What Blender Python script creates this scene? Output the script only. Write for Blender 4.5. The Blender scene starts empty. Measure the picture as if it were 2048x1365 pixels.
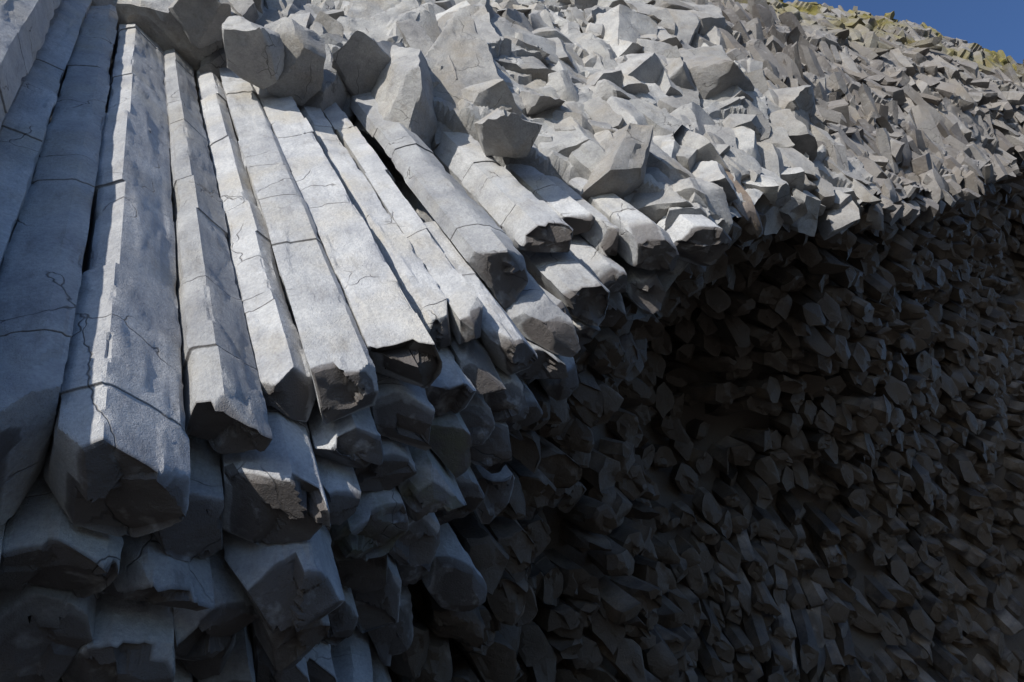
import bpy, math, numpy as np
from mathutils import Matrix, Vector
rng=np.random.default_rng(7)
# ---------------------------------------------------------------- frames
F=1365.0; PITCH=math.radians(35)
Dc=np.array([-736,1012,-1365.]);Dc/=np.linalg.norm(Dc)
V=np.array([0,0,-1.]);V=V-V.dot(Dc)*Dc;V/=np.linalg.norm(V)
U=-np.cross(Dc,V)
Ac=(U+V)/math.sqrt(2);Mc=(V-U)/math.sqrt(2)
R=np.array([[1,0,0],[0,-math.sin(PITCH),-math.cos(PITCH)],[0,math.cos(PITCH),-math.sin(PITCH)]]).astype(float)
L2W=R@np.stack([Ac,Mc,Dc],axis=1)
MW=Matrix([[*L2W[0],0],[*L2W[1],0],[*L2W[2],1.7],[0,0,0,1]])
def ray(px,py):
    r=np.array([px-1024.,682.-py,-F]);return np.array([r@Ac,r@Mc,r@Dc])/F
def pz(px,py,Z): return ray(px,py)*Z
def pm(px,py,m):
    r=ray(px,py);return r*(m/r[1])
# ---------------------------------------------------------------- noise
def h3(ix,iy,iz,s):
    ix=ix.astype(np.int64);iy=iy.astype(np.int64);iz=iz.astype(np.int64)
    h=(ix*374761393+iy*668265263+iz*1274126177+s*974634777)&0xffffffff
    h=((h^(h>>13))*1274126177)&0xffffffff
    h=((h^(h>>15))*668265263)&0xffffffff
    h=h^(h>>16)
    return (h&0xffffff)/float(0xffffff)
def vn(x,y,z,s=0):
    fx=np.floor(x);fy=np.floor(y);fz=np.floor(z)
    tx=x-fx;ty=y-fy;tz=z-fz
    tx=tx*tx*(3-2*tx);ty=ty*ty*(3-2*ty);tz=tz*tz*(3-2*tz)
    r=0
    for i in (0,1):
        for j in (0,1):
            for k in (0,1):
                r=r+h3(fx+i,fy+j,fz+k,s)*(tx if i else 1-tx)*(ty if j else 1-ty)*(tz if k else 1-tz)
    return r*2-1
def fbm(x,y,z,s=0,o=3):
    r=0;a=1;f=1
    for i in range(o):
        r=r+a*vn(x*f,y*f,z*f,s+i*17);a*=.5;f*=2.03
    return r
def facets(x,y,seed,tilt):
    fx=np.floor(x);fy=np.floor(y)
    d1=np.full(x.shape,9e9);d2=np.full(x.shape,9e9);H=np.zeros(x.shape);Q=np.zeros(x.shape)
    zz=np.zeros_like(fx)
    for i in (-1,0,1):
        for j in (-1,0,1):
            cx=fx+i;cy=fy+j
            jx=cx+.1+.8*h3(cx,cy,zz,seed);jy=cy+.1+.8*h3(cx,cy,zz,seed+1)
            dx=x-jx;dy=y-jy;d=np.sqrt(dx*dx+dy*dy)
            r=h3(cx,cy,zz,seed+2)
            gx=h3(cx,cy,zz,seed+3)*2-1;gy=h3(cx,cy,zz,seed+4)*2-1
            hh=(r-.5)+tilt*(gx*dx+gy*dy)
            c=d<d1
            d2=np.where(c,d1,np.minimum(d2,d));d1=np.where(c,d,d1)
            H=np.where(c,hh,H);Q=np.where(c,r,Q)
    return H,d2-d1,Q
def ss(e0,e1,x):
    t=np.clip((x-e0)/(e1-e0),0,1);return t*t*(3-2*t)
class RBF:
    def __init__(s,P,f,lam=.02):
        s.P=np.array(P,float);s.f=np.array(f,float);n=len(P)
        K=s.k(s.P,s.P)+lam*np.eye(n)
        T=np.hstack([np.ones((n,1)),s.P])
        A=np.block([[K,T],[T.T,np.zeros((3,3))]])
        s.w=np.linalg.solve(A,np.concatenate([s.f,np.zeros(3)]))
    def k(s,a,b):
        r=np.sqrt(((a[:,None,:]-b[None,:,:])**2).sum(-1));return -r
    def __call__(s,Q):
        Q=np.atleast_2d(Q);out=np.empty(len(Q))
        for i in range(0,len(Q),50000):
            q=Q[i:i+50000];out[i:i+50000]=s.k(q,s.P)@s.w[:-3]+np.hstack([np.ones((len(q),1)),q])@s.w[-3:]
        return out
# ---------------------------------------------------------------- survey of the columns
# (sight x, sight y of the broken end, plan depth m, radius, left face normal, right face normal, corner offset)
EXP=[(-270,960,3.75,.45,-105,-70,.0),(-25,960,3.9,.45,-100,-64,.22),(222,965,4.05,.50,-112,-50,-.04),(465,835,4.12,.30,-116,-50,-.08),(588,795,4.25,.28,-120,-52,.0),(693,780,4.1,.33,-106,-55,.2),
(808,725,4.0,.38,-104,-32,.24),(893,665,4.15,.26,-100,-68,.1),(946,650,4.05,.28,-112,-42,.12),(1008,548,3.95,.42,-112,-70,.0),(1110,480,3.95,.38,-104,-50,.15),(1160,455,4.1,.36,-110,-60,.1),(1225,490,4.15,.36,-100,-50,.1),(1320,500,3.95,.42,-112,-66,.0),(1420,490,3.85,.45,-100,-60,.1),
(395,1060,4.85,.34,-120,-70,-.1),(545,1030,4.85,.46,-105,-60,.15),(710,915,4.75,.33,-120,-65,0),(770,955,5.25,.33,-100,-60,.1),(818,850,4.6,.34,-115,-60,0),(905,805,4.65,.32,-100,-55,.1),(968,765,4.6,.30,-112,-60,0),(1035,712,4.35,.33,-100,-55,.1),
(1105,668,4.45,.33,-110,-60,.1),(1090,735,4.9,.3,-105,-60,0),(1180,600,4.5,.36,-110,-60,.1),(1230,560,4.6,.33,-105,-60,.1),
(575,1200,5.5,.44,-115,-65,.1),(285,1190,5.3,.42,-110,-70,0),(90,1160,4.9,.45,-100,-65,.1),(250,1335,5.9,.45,-110,-60,0),(750,1055,5.75,.35,-105,-60,.1),(865,985,5.5,.33,-115,-60,0),(660,1010,5.2,.3,-100,-60,.1),
(420,1270,5.9,.4,-100,-60,0),(60,1300,5.5,.45,-110,-60,0),(905,900,5.2,.32,-100,-60,.1),(960,850,5.1,.3,-112,-60,0),(1010,800,5.0,.3,-100,-60,.1),(-150,1180,4.7,.45,-100,-60,0),(-350,1180,4.7,.45,-110,-60,0)]
MOSSY=[(865,985),(905,900),(750,1055)]
NF=15
exp=[];TH=[];MO=[]
for (x,y,m,r,*t) in EXP:
    a,mm,w=pm(x,y,m);exp.append((a,mm,w,r));TH.append(t);MO.append(.45 if (x,y) in MOSSY else 0.)
for (a,m,w,r,t) in [(-1.86,2.72,4.4,.47,(-120,-60,0)),(-2.8,2.5,4.5,.5,(-110,-75,0)),(-3.75,2.45,4.4,.5,(-100,-70,0))]:  # left buttress, partly out of view, added to shade the leftmost columns
    exp.insert(NF,(a,m,w,r));TH.insert(NF,t);MO.insert(NF,0.);NF+=1
exp=np.array(exp)
CT=[tuple(p) for p in exp[:,:3]]
for (x,y,Z) in [(1000,1000,11.5),(1000,1300,12),(800,1300,9.8),(700,1120,8.6),(1150,850,13.5),(1300,600,18.5),(1300,750,21),(1400,850,23.5),(1500,900,23),(1500,550,21),
  (1300,1100,17),(1300,1340,16.5),(1600,1200,23),(1600,1350,22),(1900,1000,30),(1900,1300,28),(2040,1200,30),(2040,800,34),(1750,650,25),(1900,600,30),
  (2040,500,36),(1750,900,27),(1500,480,15.5),(1700,480,20.5),(1880,480,27.5),(2048,390,36),(600,1365,7.6),(200,1450,6.0),(1000,1500,12.5),(1600,1500,22),(2040,1400,28),(2250,1200,30),(2250,700,38)]:
    CT.append(tuple(pz(x,y,Z)))
CT=np.array(CT)
bf=RBF(CT[:,:2],CT[:,2],.3)
FA=[-9,-2,0,9.5,10.5,12.5,19,28.7,41,60];FM=[4.5,4.4,4.6,4.6,3.9,3.6,4.0,4.2,2.2,0.]
E=exp[:,:2];ER=exp[:,3]
NC=60000
cand=np.stack([rng.uniform(-8,52,NC),rng.uniform(1.5,27,NC)],1)
fm=np.interp(cand[:,0],FA,FM)
lim=np.where(cand[:,0]<9.5,fm+.25,fm);lim=np.where(cand[:,0]<-4.2,3.2,lim)
ok=(cand[:,1]>lim)&~((cand[:,1]>9)&(cand[:,0]<-2))
dE=np.sqrt(((cand[:,None,:]-E[None])**2).sum(-1))-ER[None]
ok&=dE.min(1)>.22
cand=cand[ok]
size=.50+.12*fbm(cand[:,0]*.25,cand[:,1]*.25,cand[:,0]*0,77,2)+.22*rng.random(len(cand))+.15*np.exp(-((cand[:,1]-np.interp(cand[:,0],FA,FM))/1.2)**2)*(cand[:,0]>9)
AB=np.empty((8000,2));AS=np.empty(8000);na=0
for p,s in zip(cand,size):
    if na:
        d=AB[:na]-p
        if ((d*d).sum(1)<((s+AS[:na])*.5)**2).any(): continue
    AB[na]=p;AS[na]=s;na+=1
acc=AB[:na];accs=AS[:na]
def und_(a,m):
    behind=m-np.interp(a,FA,FM)
    return (1.5*fbm(a*.2,m*.2,a*0,41,2)+.4*fbm(a*.6,m*.6,a*0,43,2))*ss(1.5,5,behind)
bb=bf(acc)+und_(acc[:,0],acc[:,1])+rng.normal(0,1,na)*np.where(acc[:,1]>5.5,.20,.15)
S=np.vstack([E,acc]);RD=np.concatenate([ER,accs*.5]);BZ=np.concatenate([exp[:,2],bb])
TI=np.full(len(S),2);TI[:len(E)]=0;TI[:NF]=1
lean_field=np.stack([fbm(S[:,0]*.1,S[:,1]*.1,S[:,0]*0,51,2),fbm(S[:,0]*.1,S[:,1]*.1,S[:,0]*0,52,2)],1)
deep=ss(.5,3.5,S[:,1]-np.interp(S[:,0],FA,FM))
print("columns",len(S))
def clip(poly,nrm,c):
    out=[];n=len(poly)
    d=[p[0]*nrm[0]+p[1]*nrm[1]-c for p in poly]
    for i in range(n):
        j=(i+1)%n
        if d[i]<=0: out.append(poly[i])
        if (d[i]<0)!=(d[j]<0) and d[i]!=d[j]:
            t=d[i]/(d[i]-d[j]);out.append((poly[i][0]+t*(poly[j][0]-poly[i][0]),poly[i][1]+t*(poly[j][1]-poly[i][1])))
    return out
def cell(i,gap):
    c=S[i];r=RD[i]
    if i<len(TH):
        W=r*1.45;H=r*.85
        poly=[(-W,-2),(W,-2),(W,r*1.2),(-W,r*1.2)]
        fl,fr,t=TH[i]
        for ph in (fl,fr):
            n=(math.cos(math.radians(ph)),math.sin(math.radians(ph)))
            poly=clip(poly,n,n[0]*t+n[1]*(-H))
        for ph in ((fl-34,fr+34) if i>=NF else (fl-52,fr+52)):
            n=(math.cos(math.radians(ph)),math.sin(math.radians(ph)))
            poly=clip(poly,n,r*1.06)
    else:
        k=6 if rng.random()<.6 else 5
        Rr=max(r*1.35,.40);th=rng.uniform(0,6.28);jit=[rng.uniform(.85,1.1) for q in range(k)]
        poly=[(Rr*jit[q]*math.cos(th+2*math.pi*q/k),Rr*jit[q]*math.sin(th+2*math.pi*q/k)) for q in range(k)]
    dd=S-c;d2=(dd**2).sum(1)
    for j in np.where((d2<2.6)&(d2>1e-9))[0]:
        v=dd[j];L=math.sqrt(d2[j])
        t=(d2[j]+r*r-RD[j]**2)/(2*L)
        poly=clip(poly,v/L,t-gap)
        if len(poly)<3: return None
    q=[poly[0]]
    for p in poly[1:]:
        if math.hypot(p[0]-q[-1][0],p[1]-q[-1][1])>.08:q.append(p)
    if len(q)>3 and math.hypot(q[0][0]-q[-1][0],q[0][1]-q[-1][1])<.08:q.pop()
    return np.array(q) if len(q)>=3 else None
WB_A=[-9,-3,-1,.5,2.5,5,7,8.6,9.6,11];WB_W=[24,23,21.5,19.3,16.8,16.0,13.6,11.6,10.6,8]
class MB:
    def __init__(s): s.v=[];s.f=[];s.c=[];s.n=0
    def add(s,v,f,c):
        s.v.append(v);s.f.append(f+s.n);s.c.append(c);s.n+=len(v)
def perim(poly,step,soft):
    k=len(poly);seg=np.roll(poly,-1,0)-poly;L=np.hypot(seg[:,0],seg[:,1]);P=[];C=[];NX=[]
    for e in range(k):
        n=max(2,int(L[e]/step));nn=np.array([seg[e][1],-seg[e][0]])/max(L[e],1e-6)
        for t in range(n):
            P.append(poly[e]+seg[e]*t/n);C.append(math.exp(-(min(t,n-t)*L[e]/n/.03)))
            if t==0:
                pn=np.array([seg[e-1][1],-seg[e-1][0]])/max(L[e-1],1e-6);b=nn+pn;NX.append(b/max(np.linalg.norm(b),1e-6))
            else: NX.append(nn)
    P=np.array(P)
    if soft>0: P=P*(1-2*soft)+soft*(np.roll(P,1,0)+np.roll(P,-1,0))
    return P,np.array(C),np.array(NX)
def build_col(mb,i,poly,near):
    c=S[i];b=BZ[i]
    area=0.5*np.sum(poly[:,0]*np.roll(poly[:,1],-1)-np.roll(poly[:,0],-1)*poly[:,1])
    if area<0: poly=poly[::-1]
    P,CF,NR=perim(poly,{0:.035,1:.09,2:.2}[near],0)
    M=len(P)
    if TI[i]==1: top=float(np.interp(c[0],WB_A,WB_W))+.5
    else: top=b+ (3.5 if near<2 else 2.2)
    if c[0]>9 : top=min(top,b+1.6)
    base={0:.035,1:.08,2:.22}[near]
    ds=[0.];g=base
    while ds[-1]<top-b:
        ds.append(ds[-1]+g);g*=1.035 if near<2 else 1.4
        g=min(g,.2 if near<2 else 2)
    ds=np.array(ds)
    sc=np.ones(len(ds));off=np.zeros((len(ds),2));gr=np.zeros(len(ds))
    if near<2:
        js=[];z=rng.uniform(.4,2.0)
        while z<top-b: js.append(z);z+=rng.uniform(.8,3.2)
        extra=[];
        for z in js: extra+= [z-.008,z,z+.008]
        ds=np.concatenate([[d for d in ds if all(abs(d-z)>.02 for z in js)],extra]);ds.sort()
        sc=np.ones(len(ds));off=np.zeros((len(ds),2));gr=np.zeros(len(ds))
        cur_s=1.;cur_o=np.zeros(2);ji=0
        for q,d in enumerate(ds):
            while ji<len(js) and d>js[ji]-.001:
                cur_s=1+rng.normal(0,.014);cur_o=rng.normal(0,.011,2);ji+=1
            sc[q]=cur_s;off[q]=cur_o
            if any(abs(d-z)<.003 for z in js): sc[q]=cur_s*.97;gr[q]=1
    nr=len(ds)
    seed=i%97
    tl=rng.normal(0,.25 if near<2 else .40,2)+deep[i]*np.array([-.28,-.36])
    if i<len(TH): tl=np.array([rng.normal(-.02,.18),-.12+rng.normal(0,.14)])
    def endz(X,Y):
        hf,ed,_=facets((X+c[0])*2.3+i*3.7,(Y+c[1])*2.3,11,1.0)
        return tl[0]*X+tl[1]*Y+hf*.17+.012*fbm((X+c[0])*7,(Y+c[1])*7,np.full(X.shape,i*1.3),5,2)
    X=np.zeros((nr,M));Y=np.zeros((nr,M));Zs=np.zeros((nr,M))
    lean=rng.normal(0,.004,2)
    if TI[i]==2 and near>0: lean=rng.normal(0,.10,2)+(.40*lean_field[i]+np.array([.20,.22]))*ss(5.5,11,c[1])
    for q in range(nr):
        d=ds[q]
        s_=sc[q]*(.985 if q==0 else 1)
        x=P[:,0]*s_+off[q,0];y=P[:,1]*s_+off[q,1]
        e=endz(x,y)
        X[q]=x+lean[0]*d;Y[q]=y+lean[1]*d;Zs[q]=b+d+e*math.exp(-d/.35)
    if near<2:
        WX=X+c[0];WY=Y+c[1]
        n1=fbm(WX*1.1,WY*1.1,Zs*.4,seed,2)*.016+fbm(WX*9,WY*9,Zs*5,seed+5,2)*.003
        u=np.cumsum(np.r_[0,np.hypot(*(np.diff(P,axis=0).T))])
        hf,ed,_=facets(u[None,:]*2.4+i*7.3+Zs*.12,Zs*.8+i,31,.6)
        hf2,_,_=facets(u[None,:]*7+i*7.3,Zs*2.6+i,35,.6)
        n1=n1+hf*.022+hf2*.007*(hf>.1)
        cn=np.clip(fbm(WX*2.2,WY*2.2,Zs*2.6,seed+9,3)-.2,0,1)
        n1=n1-CF[None,:]*cn*.06
        Zs=Zs+.15*vn(WX*1.3,WY*1.3,Zs*.35,9)
    else: n1=vn((X+c[0])*4,(Y+c[1])*4,Zs*2,4)*.015
    X=X+NR[:,0][None,:]*n1;Y=Y+NR[:,1][None,:]*n1
    verts=[np.stack([X,Y,Zs],-1).reshape(-1,3)]
    faces=[]
    idx=np.arange(nr*M).reshape(nr,M);nx=np.roll(idx,-1,1)
    faces.append(np.stack([idx[:-1],nx[:-1],nx[1:],idx[1:]],-1).reshape(-1,4))
    rnd=rng.random()
    mo=MO[i] if i<len(MO) else 0.
    endm=np.repeat(np.maximum((ds<.001)*.8,gr),M)
    col=[np.stack([np.full(nr*M,rnd),endm,np.full(nr*M,mo)],-1)]
    prev=idx[0];bx=X[0];by=Y[0];n=nr*M;dome=rng.normal(-.02,.05)
    for s_ in ({0:[.93,.85,.75,.64,.52,.4,.27,.14],1:[.9,.75,.55,.3],2:[.72,.35]}[near]):
        x=bx*s_;y=by*s_
        z=b+endz(x,y)+dome*(1-s_*s_)
        verts.append(np.stack([x,y,z],-1));cur=np.arange(n,n+M);n+=M
        faces.append(np.stack([prev,cur,np.roll(cur,-1),np.roll(prev,-1)],-1))
        col.append(np.stack([np.full(M,rnd),np.ones(M),np.full(M,mo)],-1));prev=cur
    z=b+endz(np.zeros(1),np.zeros(1))+dome
    verts.append(np.array([[0,0,z[0]]]));col.append(np.array([[rnd,1.,mo]]))
    faces.append(np.stack([prev,np.full(M,n),np.full(M,n),np.roll(prev,-1)],-1))
    v=np.concatenate(verts)
    rr=RD[i]
    cl=np.concatenate(col)
    for q in range(rng.integers(2,5) if near<2 else 2):
        th=rng.uniform(0,6.283);el=rng.uniform(-1.1,-.25)
        nrm=np.array([math.cos(th)*math.cos(el),math.sin(th)*math.cos(el),math.sin(el)])
        low=v[:,2]<b+.9
        sd=(v-np.array([0,0,b]))@nrm
        mx_=sd[low].max();cut=mx_-rng.uniform(.05,.22)*(rr/.4)
        ov=np.clip(sd-cut,0,None)*low
        v=v-nrm[None,:]*(ov*.97)[:,None]
        cl[:,1]=np.maximum(cl[:,1],np.clip(ov/.04,0,1)*rng.choice([.15,.7]))
    v[:,0]+=c[0];v[:,1]+=c[1]
    mb.add(v,np.concatenate(faces),cl)
def build_block(mb,C,B,rad,half,step,moss=0.,shade_mix=0.,cuts=3):
    k=rng.integers(4,7);th=rng.uniform(0,6.28)
    rr=[rad*rng.uniform(.85,1.12) for q in range(k)];an=[th+6.2832*(q+rng.uniform(-.2,.2))/k for q in range(k)]
    poly=np.array([[rr[q]*math.cos(an[q]),rr[q]*math.sin(an[q])] for q in range(k)])
    P,CF,_=perim(poly,step,.0);M=len(P)
    nr=max(4,int(2*half/step))
    z=np.linspace(-half,half,nr)
    ang=np.arctan2(P[:,1],P[:,0])
    t0=rng.normal(0,.4,2);t1=rng.normal(0,.35,2);tp=rng.uniform(.7,1.05);sh=rng.normal(0,.18,2)
    sd=rng.uniform(0,100)
    Z=np.empty((nr,M));X=np.empty((nr,M));Y=np.empty((nr,M))
    for q in range(nr):
        f=q/(nr-1);s_=(1-f)+f*tp
        if q==0 : s_*=.97
        if q==nr-1: s_*=.97
        x=P[:,0]*s_;y=P[:,1]*s_
        X[q]=x+sh[0]*z[q];Y[q]=y+sh[1]*z[q]
        Z[q]=z[q]+(1-f)*(t0[0]*x+t0[1]*y)+f*(t1[0]*x+t1[1]*y)
    hf,_,_=facets(ang[None,:]*1.3+sd+Z*.2,Z*1.1/max(rad,.3)+sd,61,.6)
    n1=hf*.10*rad+.025*rad*vn(X*4+sd,Y*4,Z*4,8)
    X=X*(1+n1/rad);Y=Y*(1+n1/rad)
    V_=[np.stack([X,Y,Z],-1).reshape(-1,3)];idx=np.arange(nr*M).reshape(nr,M);nx=np.roll(idx,-1,1)
    Fa=[np.stack([idx[:-1],nx[:-1],nx[1:],idx[1:]],-1).reshape(-1,4)]
    rnd=rng.random();n=nr*M
    for e,(row,sg) in enumerate(((0,1),(nr-1,-1))):
        prev=idx[row];bx,by,bz_=X[row],Y[row],Z[row];mz=bz_.mean();dm=rng.normal(0,.08)*rad
        for s_ in ((.85,.65,.4,.2) if step<.15 else (.72,.4)):
            v=np.stack([bx*s_,by*s_,mz+(bz_-mz)*s_+dm*(1-s_)+.05*rad*vn(bx*s_*5+sd,by*s_*5,bz_*0,7)],-1)
            V_.append(v);cur=np.arange(n,n+M);n+=M
            ff=[prev,cur,np.roll(cur,-1),np.roll(prev,-1)]
            if sg<0: ff=ff[::-1]
            Fa.append(np.stack(ff,-1));prev=cur
        V_.append(np.array([[v[:,0].mean(),v[:,1].mean(),v[:,2].mean()]]))
        ff=[prev,np.full(M,n),np.full(M,n),np.roll(prev,-1)] if sg>0 else [np.roll(prev,-1),np.full(M,n),np.full(M,n),prev]
        Fa.append(np.stack(ff,-1));n+=1
    v=np.concatenate(V_)
    for q in range(cuts):
        nrm=rng.normal(0,1,3);nrm/=np.linalg.norm(nrm)
        sd_=v@nrm;cut=sd_.max()*rng.uniform(.55,.85)
        v=v-nrm[None,:]*(np.clip(sd_-cut,0,None)*.96)[:,None]
    v=v@B.T+C
    wv=fbm(v[:,0]*1.7,v[:,1]*1.7,v[:,2]*1.7,71,3)*.045
    v=v+np.stack([wv,-wv,wv*.5],1)
    c=np.zeros((len(v),3));c[:,0]=rnd;c[:,1]=np.clip(rng.random()*.3+shade_mix,0,1);c[:,2]=moss  # random tone plus brown-dark paint standing in for shadow, mostly on far blocks
    mb.add(v,np.concatenate(Fa),c)
def make(mb,name,mat,sharp=35):
    v=np.concatenate(mb.v);f=np.concatenate(mb.f);c=np.concatenate(mb.c)
    tri=f[:,1]==f[:,2]
    me=bpy.data.meshes.new(name)
    q=f[~tri];t=f[tri][:,[0,1,3]]
    me.vertices.add(len(v));me.vertices.foreach_set("co",v.astype(np.float32).ravel())
    me.loops.add(len(q)*4+len(t)*3);me.loops.foreach_set("vertex_index",np.concatenate([q.ravel(),t.ravel()]).astype(np.int32))
    me.polygons.add(len(q)+len(t))
    ls=np.concatenate([np.arange(len(q))*4,len(q)*4+np.arange(len(t))*3]).astype(np.int32)
    me.polygons.foreach_set("loop_start",ls)
    me.polygons.foreach_set("use_smooth",np.ones(len(ls),bool))
    me.update(calc_edges=True)
    at=me.attributes.new("rockdata",'FLOAT_COLOR','POINT')
    cc=np.ones((len(v),4),np.float32);cc[:,:3]=c;at.data.foreach_set("color",cc.ravel())
    me.set_sharp_from_angle(angle=math.radians(sharp))
    o=bpy.data.objects.new(name,me);bpy.context.scene.collection.objects.link(o)
    o.matrix_world=MW;me.materials.append(mat);print(name,len(v));return o
# ---------------------------------------------------------------- materials
def rockmat(name,c1,c2,cend,brown,moss=0.0,crack=1.0,rough=.8,tv=.4):
    m=bpy.data.materials.new(name);m.use_nodes=True;nt=m.node_tree;N=nt.nodes;L=nt.links
    bs=N['Principled BSDF'];bs.inputs['Roughness'].default_value=rough
    bs.inputs['Specular IOR Level'].default_value=.4
    tc=N.new('ShaderNodeTexCoord');at=N.new('ShaderNodeAttribute');at.attribute_name='rockdata'
    sep=N.new('ShaderNodeSeparateColor');L.new(at.outputs['Color'],sep.inputs[0])
    def noise(sc,det=4,rough=.6,vec=None,dist=0):
        n=N.new('ShaderNodeTexNoise');n.inputs['Scale'].default_value=sc;n.inputs['Detail'].default_value=det;n.inputs['Roughness'].default_value=rough
        n.inputs['Distortion'].default_value=dist
        L.new(vec or tc.outputs['Object'],n.inputs['Vector']);return n.outputs['Fac']
    def ramp(src,p0,p1,a=(0,0,0,1),b=(1,1,1,1)):
        r=N.new('ShaderNodeValToRGB');r.color_ramp.elements[0].position=p0;r.color_ramp.elements[1].position=p1
        r.color_ramp.elements[0].color=a;r.color_ramp.elements[1].color=b;L.new(src,r.inputs[0]);return r.outputs[0]
    def mix(f,a,b,mode='MIX'):
        x=N.new('ShaderNodeMix');x.data_type='RGBA';x.blend_type=mode
        for s,vv in ((x.inputs[0],f),(x.inputs[6],a),(x.inputs[7],b)):
            if isinstance(vv,(float,int)): s.default_value=vv
            elif isinstance(vv,tuple): s.default_value=vv
            else: L.new(vv,s)
        return x.outputs[2]
    def math_(op,a,b):
        x=N.new('ShaderNodeMath');x.operation=op
        for s,vv in zip(x.inputs,(a,b)):
            if isinstance(vv,(float,int)): s.default_value=vv
            else: L.new(vv,s)
        return x.outputs[0]
    mp=N.new('ShaderNodeMapping');mp.inputs['Scale'].default_value=(1,1,.3);L.new(tc.outputs['Object'],mp.inputs[0])
    nb=ramp(noise(1.3,5,.65),.35,.65)
    col=mix(nb,c1,c2)
    col=mix(ramp(noise(.7,4,.6),.5,.72),col,brown)
    col=mix(ramp(noise(26,3,.75),.3,.75),col,mix(1.0,col,(.68,.68,.70,1),'MULTIPLY'))
    col=mix(ramp(noise(5,4,.7,mp.outputs[0]),.55,.75),col,mix(1.0,col,(.72,.70,.68,1),'MULTIPLY'))
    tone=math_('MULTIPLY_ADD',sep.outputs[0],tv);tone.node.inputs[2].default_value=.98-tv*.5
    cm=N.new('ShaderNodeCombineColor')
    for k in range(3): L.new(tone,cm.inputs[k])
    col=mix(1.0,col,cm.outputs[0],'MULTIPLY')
    ef=math_('MULTIPLY',sep.outputs[1],ramp(noise(3.5,3,.6),.15,.42))
    col=mix(ef,col,cend)
    if crack>0:
        wv=N.new('ShaderNodeVectorMath');wv.operation='ADD'
        nn=N.new('ShaderNodeTexNoise');nn.inputs['Scale'].default_value=1.6;nn.inputs['Detail'].default_value=3;L.new(tc.outputs['Object'],nn.inputs['Vector'])
        sc=N.new('ShaderNodeVectorMath');sc.operation='SCALE';sc.inputs[3].default_value=.6;L.new(nn.outputs['Color'],sc.inputs[0])
        L.new(tc.outputs['Object'],wv.inputs[0]);L.new(sc.outputs[0],wv.inputs[1])
        vo=N.new('ShaderNodeTexVoronoi');vo.feature='DISTANCE_TO_EDGE';vo.inputs['Scale'].default_value=.75;L.new(wv.outputs[0],vo.inputs['Vector'])
        cr=ramp(vo.outputs['Distance'],.001,.006)
        mask=ramp(noise(.8,2,.5),.40,.46)
        crk=math_('MAXIMUM',cr,mask)
        col=mix(crk,mix(1.0,col,(.3,.28,.27,1),'MULTIPLY'),col)
    if moss>0:
        mm=math_('MULTIPLY',ramp(noise(.55 if moss==1 else 2.2,4,.6),.42,.6),sep.outputs[2]) 
        col=mix(mm,col,mix(noise(4,3),(.10,.11,.02,1),(.26,.19,.04,1)) if moss==1 else (.15,.155,.08,1))
    L.new(col,bs.inputs['Base Color'])
    h=math_('MULTIPLY',noise(11,5,.7),.036)
    h=math_('ADD',h,math_('MULTIPLY',noise(75,3,.7),.016))
    h=math_('ADD',h,math_('MULTIPLY',noise(2.6,3,.5,mp.outputs[0]),.03))
    if crack>0: h=math_('ADD',h,math_('MULTIPLY',crk,.02))
    bp=N.new('ShaderNodeBump');bp.inputs['Strength'].default_value=.9;bp.inputs['Distance'].default_value=1.0
    L.new(h,bp.inputs['Height']);L.new(bp.outputs[0],bs.inputs['Normal'])
    return m
m_col=rockmat("basalt_grey",(.37,.37,.38,1),(.57,.565,.555,1),(.11,.096,.09,1),(.49,.455,.395,1),rough=.72,moss=2)
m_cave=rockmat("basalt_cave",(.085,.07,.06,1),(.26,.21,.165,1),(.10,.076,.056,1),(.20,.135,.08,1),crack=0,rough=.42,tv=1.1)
m_wall=rockmat("basalt_broken",(.32,.317,.315,1),(.52,.505,.475,1),(.12,.10,.09,1),(.42,.375,.31,1),moss=1)
# ---------------------------------------------------------------- columns
mb=MB();mc=MB()
for i in range(len(S)):
    poly=cell(i,.006 if TI[i]<2 else .012)
    if poly is None: continue
    dist=np.linalg.norm([S[i][0],S[i][1],BZ[i]])
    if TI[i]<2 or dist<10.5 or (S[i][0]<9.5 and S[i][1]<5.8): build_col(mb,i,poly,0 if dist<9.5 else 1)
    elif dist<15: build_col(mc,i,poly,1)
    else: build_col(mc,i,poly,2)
# solid rock behind the column ends
ga,gm=np.meshgrid(np.arange(-9,56,.8),np.linspace(0,1,30))
GM=np.interp(ga,FA,FM)+.8;GM=GM+(30-GM)*gm
GW=bf(np.stack([ga.ravel(),GM.ravel()],1)).reshape(ga.shape)+und_(ga,GM)+1.1
idx=np.arange(ga.size).reshape(ga.shape)
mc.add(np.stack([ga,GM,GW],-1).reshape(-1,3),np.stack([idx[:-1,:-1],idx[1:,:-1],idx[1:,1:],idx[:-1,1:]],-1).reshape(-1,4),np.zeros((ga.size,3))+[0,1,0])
make(mb,"basalt_columns",m_col,22)
make(mc,"cave_ceiling_columns",m_cave,22)
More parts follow.
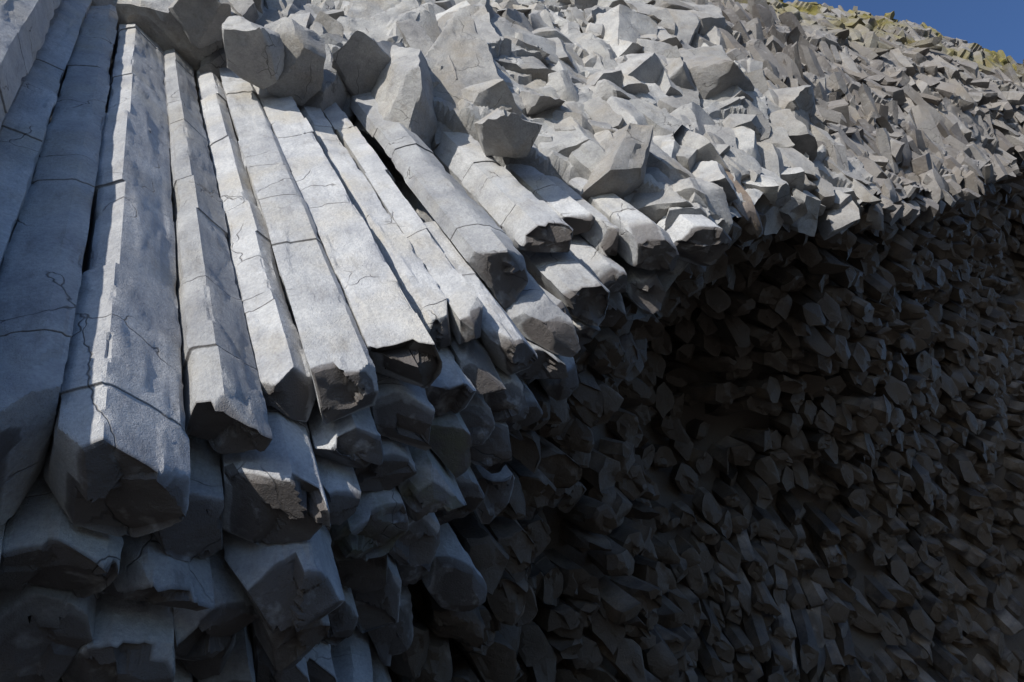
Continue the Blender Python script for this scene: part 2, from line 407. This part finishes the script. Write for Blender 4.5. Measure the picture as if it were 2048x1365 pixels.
# ---------------------------------------------------------------- upper broken cliff
WP=[(500,50,16),(900,100,18),(1300,150,22),(1100,300,15.6),(1400,330,17),(1700,300,26),(1900,150,34),(1560,0,38),(2048,130,42),(1300,0,28),(1800,40,40),(700,150,15.5),
(1900,300,30),(1500,200,22),(1600,390,19.5),(1800,400,24.5),(2000,330,33)]
wp=np.array([pz(*p) for p in WP])
wp=np.vstack([wp,[[-3,3.2,25],[-8,3.2,25],[-8,3.3,15],[-3,3.3,18],[0,3.5,14],[4,3.4,12],[4,3.3,10],[-3,3.3,8],[60,-3,20],[60,-3,30],[10,3.0,28],[0,3,30]]])
wf=RBF(wp[:,[0,2]],wp[:,1],.4)
aa=np.concatenate([np.arange(-9,18,.08),np.arange(18,64,.14)])
tt=np.linspace(0,1,300)
def crest_(A_): return np.interp(A_,[-9,18,31,39,48,64],[40,38,32.3,30.4,27.2,22])+.5*fbm(A_*.35,A_*0,A_*0,5,3)
def band_(A_): return np.interp(A_,WB_A,WB_W)+.5*vn(A_*.8,A_*0,A_*0,3)
def base_m(A_,W_):
    m0=wf(np.stack([A_.ravel(),W_.ravel()],1)).reshape(A_.shape)
    inside=(1-ss(-.35,.25,W_-band_(A_)))*(1-ss(9.2,10.2,A_))
    return m0+inside*1.9+np.clip(W_-crest_(A_),0,None)*2.2,inside
AA,TT=np.meshgrid(aa,tt)
bedge=bf(np.stack([aa,np.interp(aa,FA,FM)],1))
WW=bedge[None,:]+.15+(40-bedge[None,:])*TT
m0,inside=base_m(AA,WW)
wx=AA+.35*fbm(AA*.6,WW*.6,AA*0,21,3);wy=WW+.35*fbm(AA*.6,WW*.6,AA*0+9,22,3)
h1,e1,q1=facets(wx/2.6,wy/2.0,101,.6)
h2,e2,q2=facets(wx/1.0+3,wy/.9,131,.6)
rel=h1*.6+h2*.25-.0
MM=m0-rel*(1-inside*.7)+.06*fbm(AA*3,WW*3,AA*0,33,3)
vv=np.stack([AA,MM,WW],-1).reshape(-1,3)
nr,nc=AA.shape;idx=np.arange(nr*nc).reshape(nr,nc)
ff=np.stack([idx[:-1,:-1],idx[:-1,1:],idx[1:,1:],idx[1:,:-1]],-1).reshape(-1,4)
mossm=ss(-7.5,-1,WW-crest_(AA))*ss(20,26,AA)
cc=np.stack([q2*.7+q1*.3,.6*ss(16,24,AA),mossm],-1).reshape(-1,3)  # far part of the sheet painted darker too, for shadow among the splinters
mw=MB();mw.add(vv,ff,cc)
cnt=0
def basis(ax):
    ax=ax/np.linalg.norm(ax);t=rng.normal(0,1,3);x=np.cross(t,ax);x/=np.linalg.norm(x);y=np.cross(ax,x);return np.stack([x,y,ax],1)
n0=lambda a,w_,s: float(vn(np.array(a),np.array(w_),np.array(0.),s))
def scatter(da,dw,a_lo,a_hi,kind):
    global cnt
    for a0 in np.arange(a_lo,a_hi,da):
        be=float(bf([[a0,np.interp(a0,FA,FM)]])[0])
        for w0 in np.arange(be-.1,37,dw):
            a=a0+rng.uniform(-.5,.5)*da;w_=w0+rng.uniform(-.5,.5)*dw
            A1=np.array([[a]]);W1=np.array([[w_]])
            m_,ins=base_m(A1,W1);cr=float(crest_(A1)[0,0])
            if ins[0,0]>.4 or w_>cr+1: continue
            if a<9.5 and w_<float(np.interp(a,WB_A,WB_W))+.3: continue
            far=float(ss(15,24,a));cuts=3
            if kind=='big':
                rad=rng.uniform(1.0,2.0);half=rng.uniform(1.2,2.8);emb=.55*rad;cuts=7
                ax=np.array([0.25,-.2,1.])+rng.normal(0,.16,3)
                if w_-be<1.2: continue
                if w_-be<3: rad*=.45;half*=.35;emb=.3*rad
                if rng.random()<far: continue
            else:
                if far<.5 and n0(a*.3,w_*.3,6)>-.3: 
                    if rng.random()<.88: continue
                if far<.5: rad=rng.uniform(.35,.7);half=rng.uniform(.4,1.2)
                else: rad=rng.uniform(.2,.45);half=rng.uniform(.4,1.25)
                emb=.2*rad
                ax=np.array([.1,-.1,1.])+rng.normal(0,.22,3)+far*np.array([-.7,-.8,0])*(.6+.9*n0(a*.13,w_*.13,16))
                if w_-be<1.5: half*=.6
            if w_>cr-3: rad*=.75;half*=.6
            C=np.array([a,m_[0,0]+rng.uniform(-.25,.25)+emb,w_])
            dist=np.linalg.norm(C)
            mo=float(ss(-7.5,-1,w_-cr)*ss(20,26,a))
            build_block(mw,C,basis(ax),rad,half,.10 if dist<20 else .2 if dist<30 else .28,mo,.5*far,cuts);cnt+=1
scatter(1.6,1.5,-6,26,'big')
scatter(.7,.7,-6,54,'small')
for (x,y,m,rad,half) in [(400,30,3.0,.75,.8),(500,90,2.95,.7,.7),(590,110,3.0,.7,.55),(480,0,2.8,.8,.8),(1310,150,2.2,.95,.6),(1440,230,2.6,.9,.7),(850,120,2.9,.5,1.3),(1250,330,3.2,.8,.8),(1010,270,3.2,.7,.7)]:
    build_block(mw,pm(x,y,m),basis(np.array([.15,-.25,1.])+rng.normal(0,.1,3)),rad,half,.08,0,.1)
print("blocks",cnt)
make(mw,"rocky_cliff",m_wall,22)
# ---------------------------------------------------------------- beach
n=160;g=np.linspace(-1,1,n);gx=np.sign(g)*np.abs(g)**3*900
GX,GY=np.meshgrid(gx,gx)
GZ=.25*fbm(GX*.08,GY*.08,GX*0,3,3)*np.exp(-(np.hypot(GX,GY)/120)**2)-.1
me=bpy.data.meshes.new("beach");idx=np.arange(n*n).reshape(n,n)
me.from_pydata(np.stack([GX,GY,GZ],-1).reshape(-1,3).tolist(),[],np.stack([idx[:-1,:-1],idx[:-1,1:],idx[1:,1:],idx[1:,:-1]],-1).reshape(-1,4).tolist())
o=bpy.data.objects.new("black_sand_beach",me);bpy.context.scene.collection.objects.link(o)
ms=bpy.data.materials.new("black_sand");ms.use_nodes=True
nt=ms.node_tree;nz=nt.nodes.new('ShaderNodeTexNoise');nz.inputs['Scale'].default_value=300
rp=nt.nodes.new('ShaderNodeValToRGB');rp.color_ramp.elements[0].color=(.045,.043,.04,1);rp.color_ramp.elements[1].color=(.09,.085,.078,1)
nt.links.new(nz.outputs[0],rp.inputs[0]);nt.links.new(rp.outputs[0],nt.nodes['Principled BSDF'].inputs['Base Color']);nt.nodes['Principled BSDF'].inputs['Roughness'].default_value=.8
me.materials.append(ms)
# ---------------------------------------------------------------- light
sl=np.array([-.66,-.66,.40]);sl/=np.linalg.norm(sl)
sw=L2W@sl;print("sun world",sw)
sd=bpy.data.lights.new("sun",'SUN');sd.energy=5;sd.angle=math.radians(.5);sd.color=(1,.96,.88)
so=bpy.data.objects.new("sun",sd);bpy.context.scene.collection.objects.link(so)
so.rotation_euler=Vector(sw).to_track_quat('Z','Y').to_euler()
w=bpy.data.worlds.new("World");bpy.context.scene.world=w;w.use_nodes=True
nt=w.node_tree;sk=nt.nodes.new('ShaderNodeTexSky');sk.sky_type='NISHITA';sk.sun_disc=False
sk.sun_elevation=math.asin(sw[2]);sk.sun_rotation=math.atan2(sw[0],sw[1])
mx=nt.nodes.new('ShaderNodeMix');mx.data_type='RGBA';mx.blend_type='MULTIPLY';mx.inputs[0].default_value=1
mx.inputs[7].default_value=(.78,1.05,1.5,1);nt.links.new(sk.outputs[0],mx.inputs[6])
nt.links.new(mx.outputs[2],nt.nodes['Background'].inputs[0]);nt.nodes['Background'].inputs[1].default_value=.1
cd=bpy.data.cameras.new("camera");co=bpy.data.objects.new("camera",cd);bpy.context.scene.collection.objects.link(co)
co.location=(0,0,1.7);co.rotation_euler=(math.pi/2+PITCH,0,0);cd.lens=24;cd.sensor_width=36;cd.clip_end=3000;cd.clip_start=.05
bpy.context.scene.camera=co
bpy.context.scene.view_settings.view_transform='Standard';bpy.context.scene.view_settings.look='None';bpy.context.scene.view_settings.exposure=0
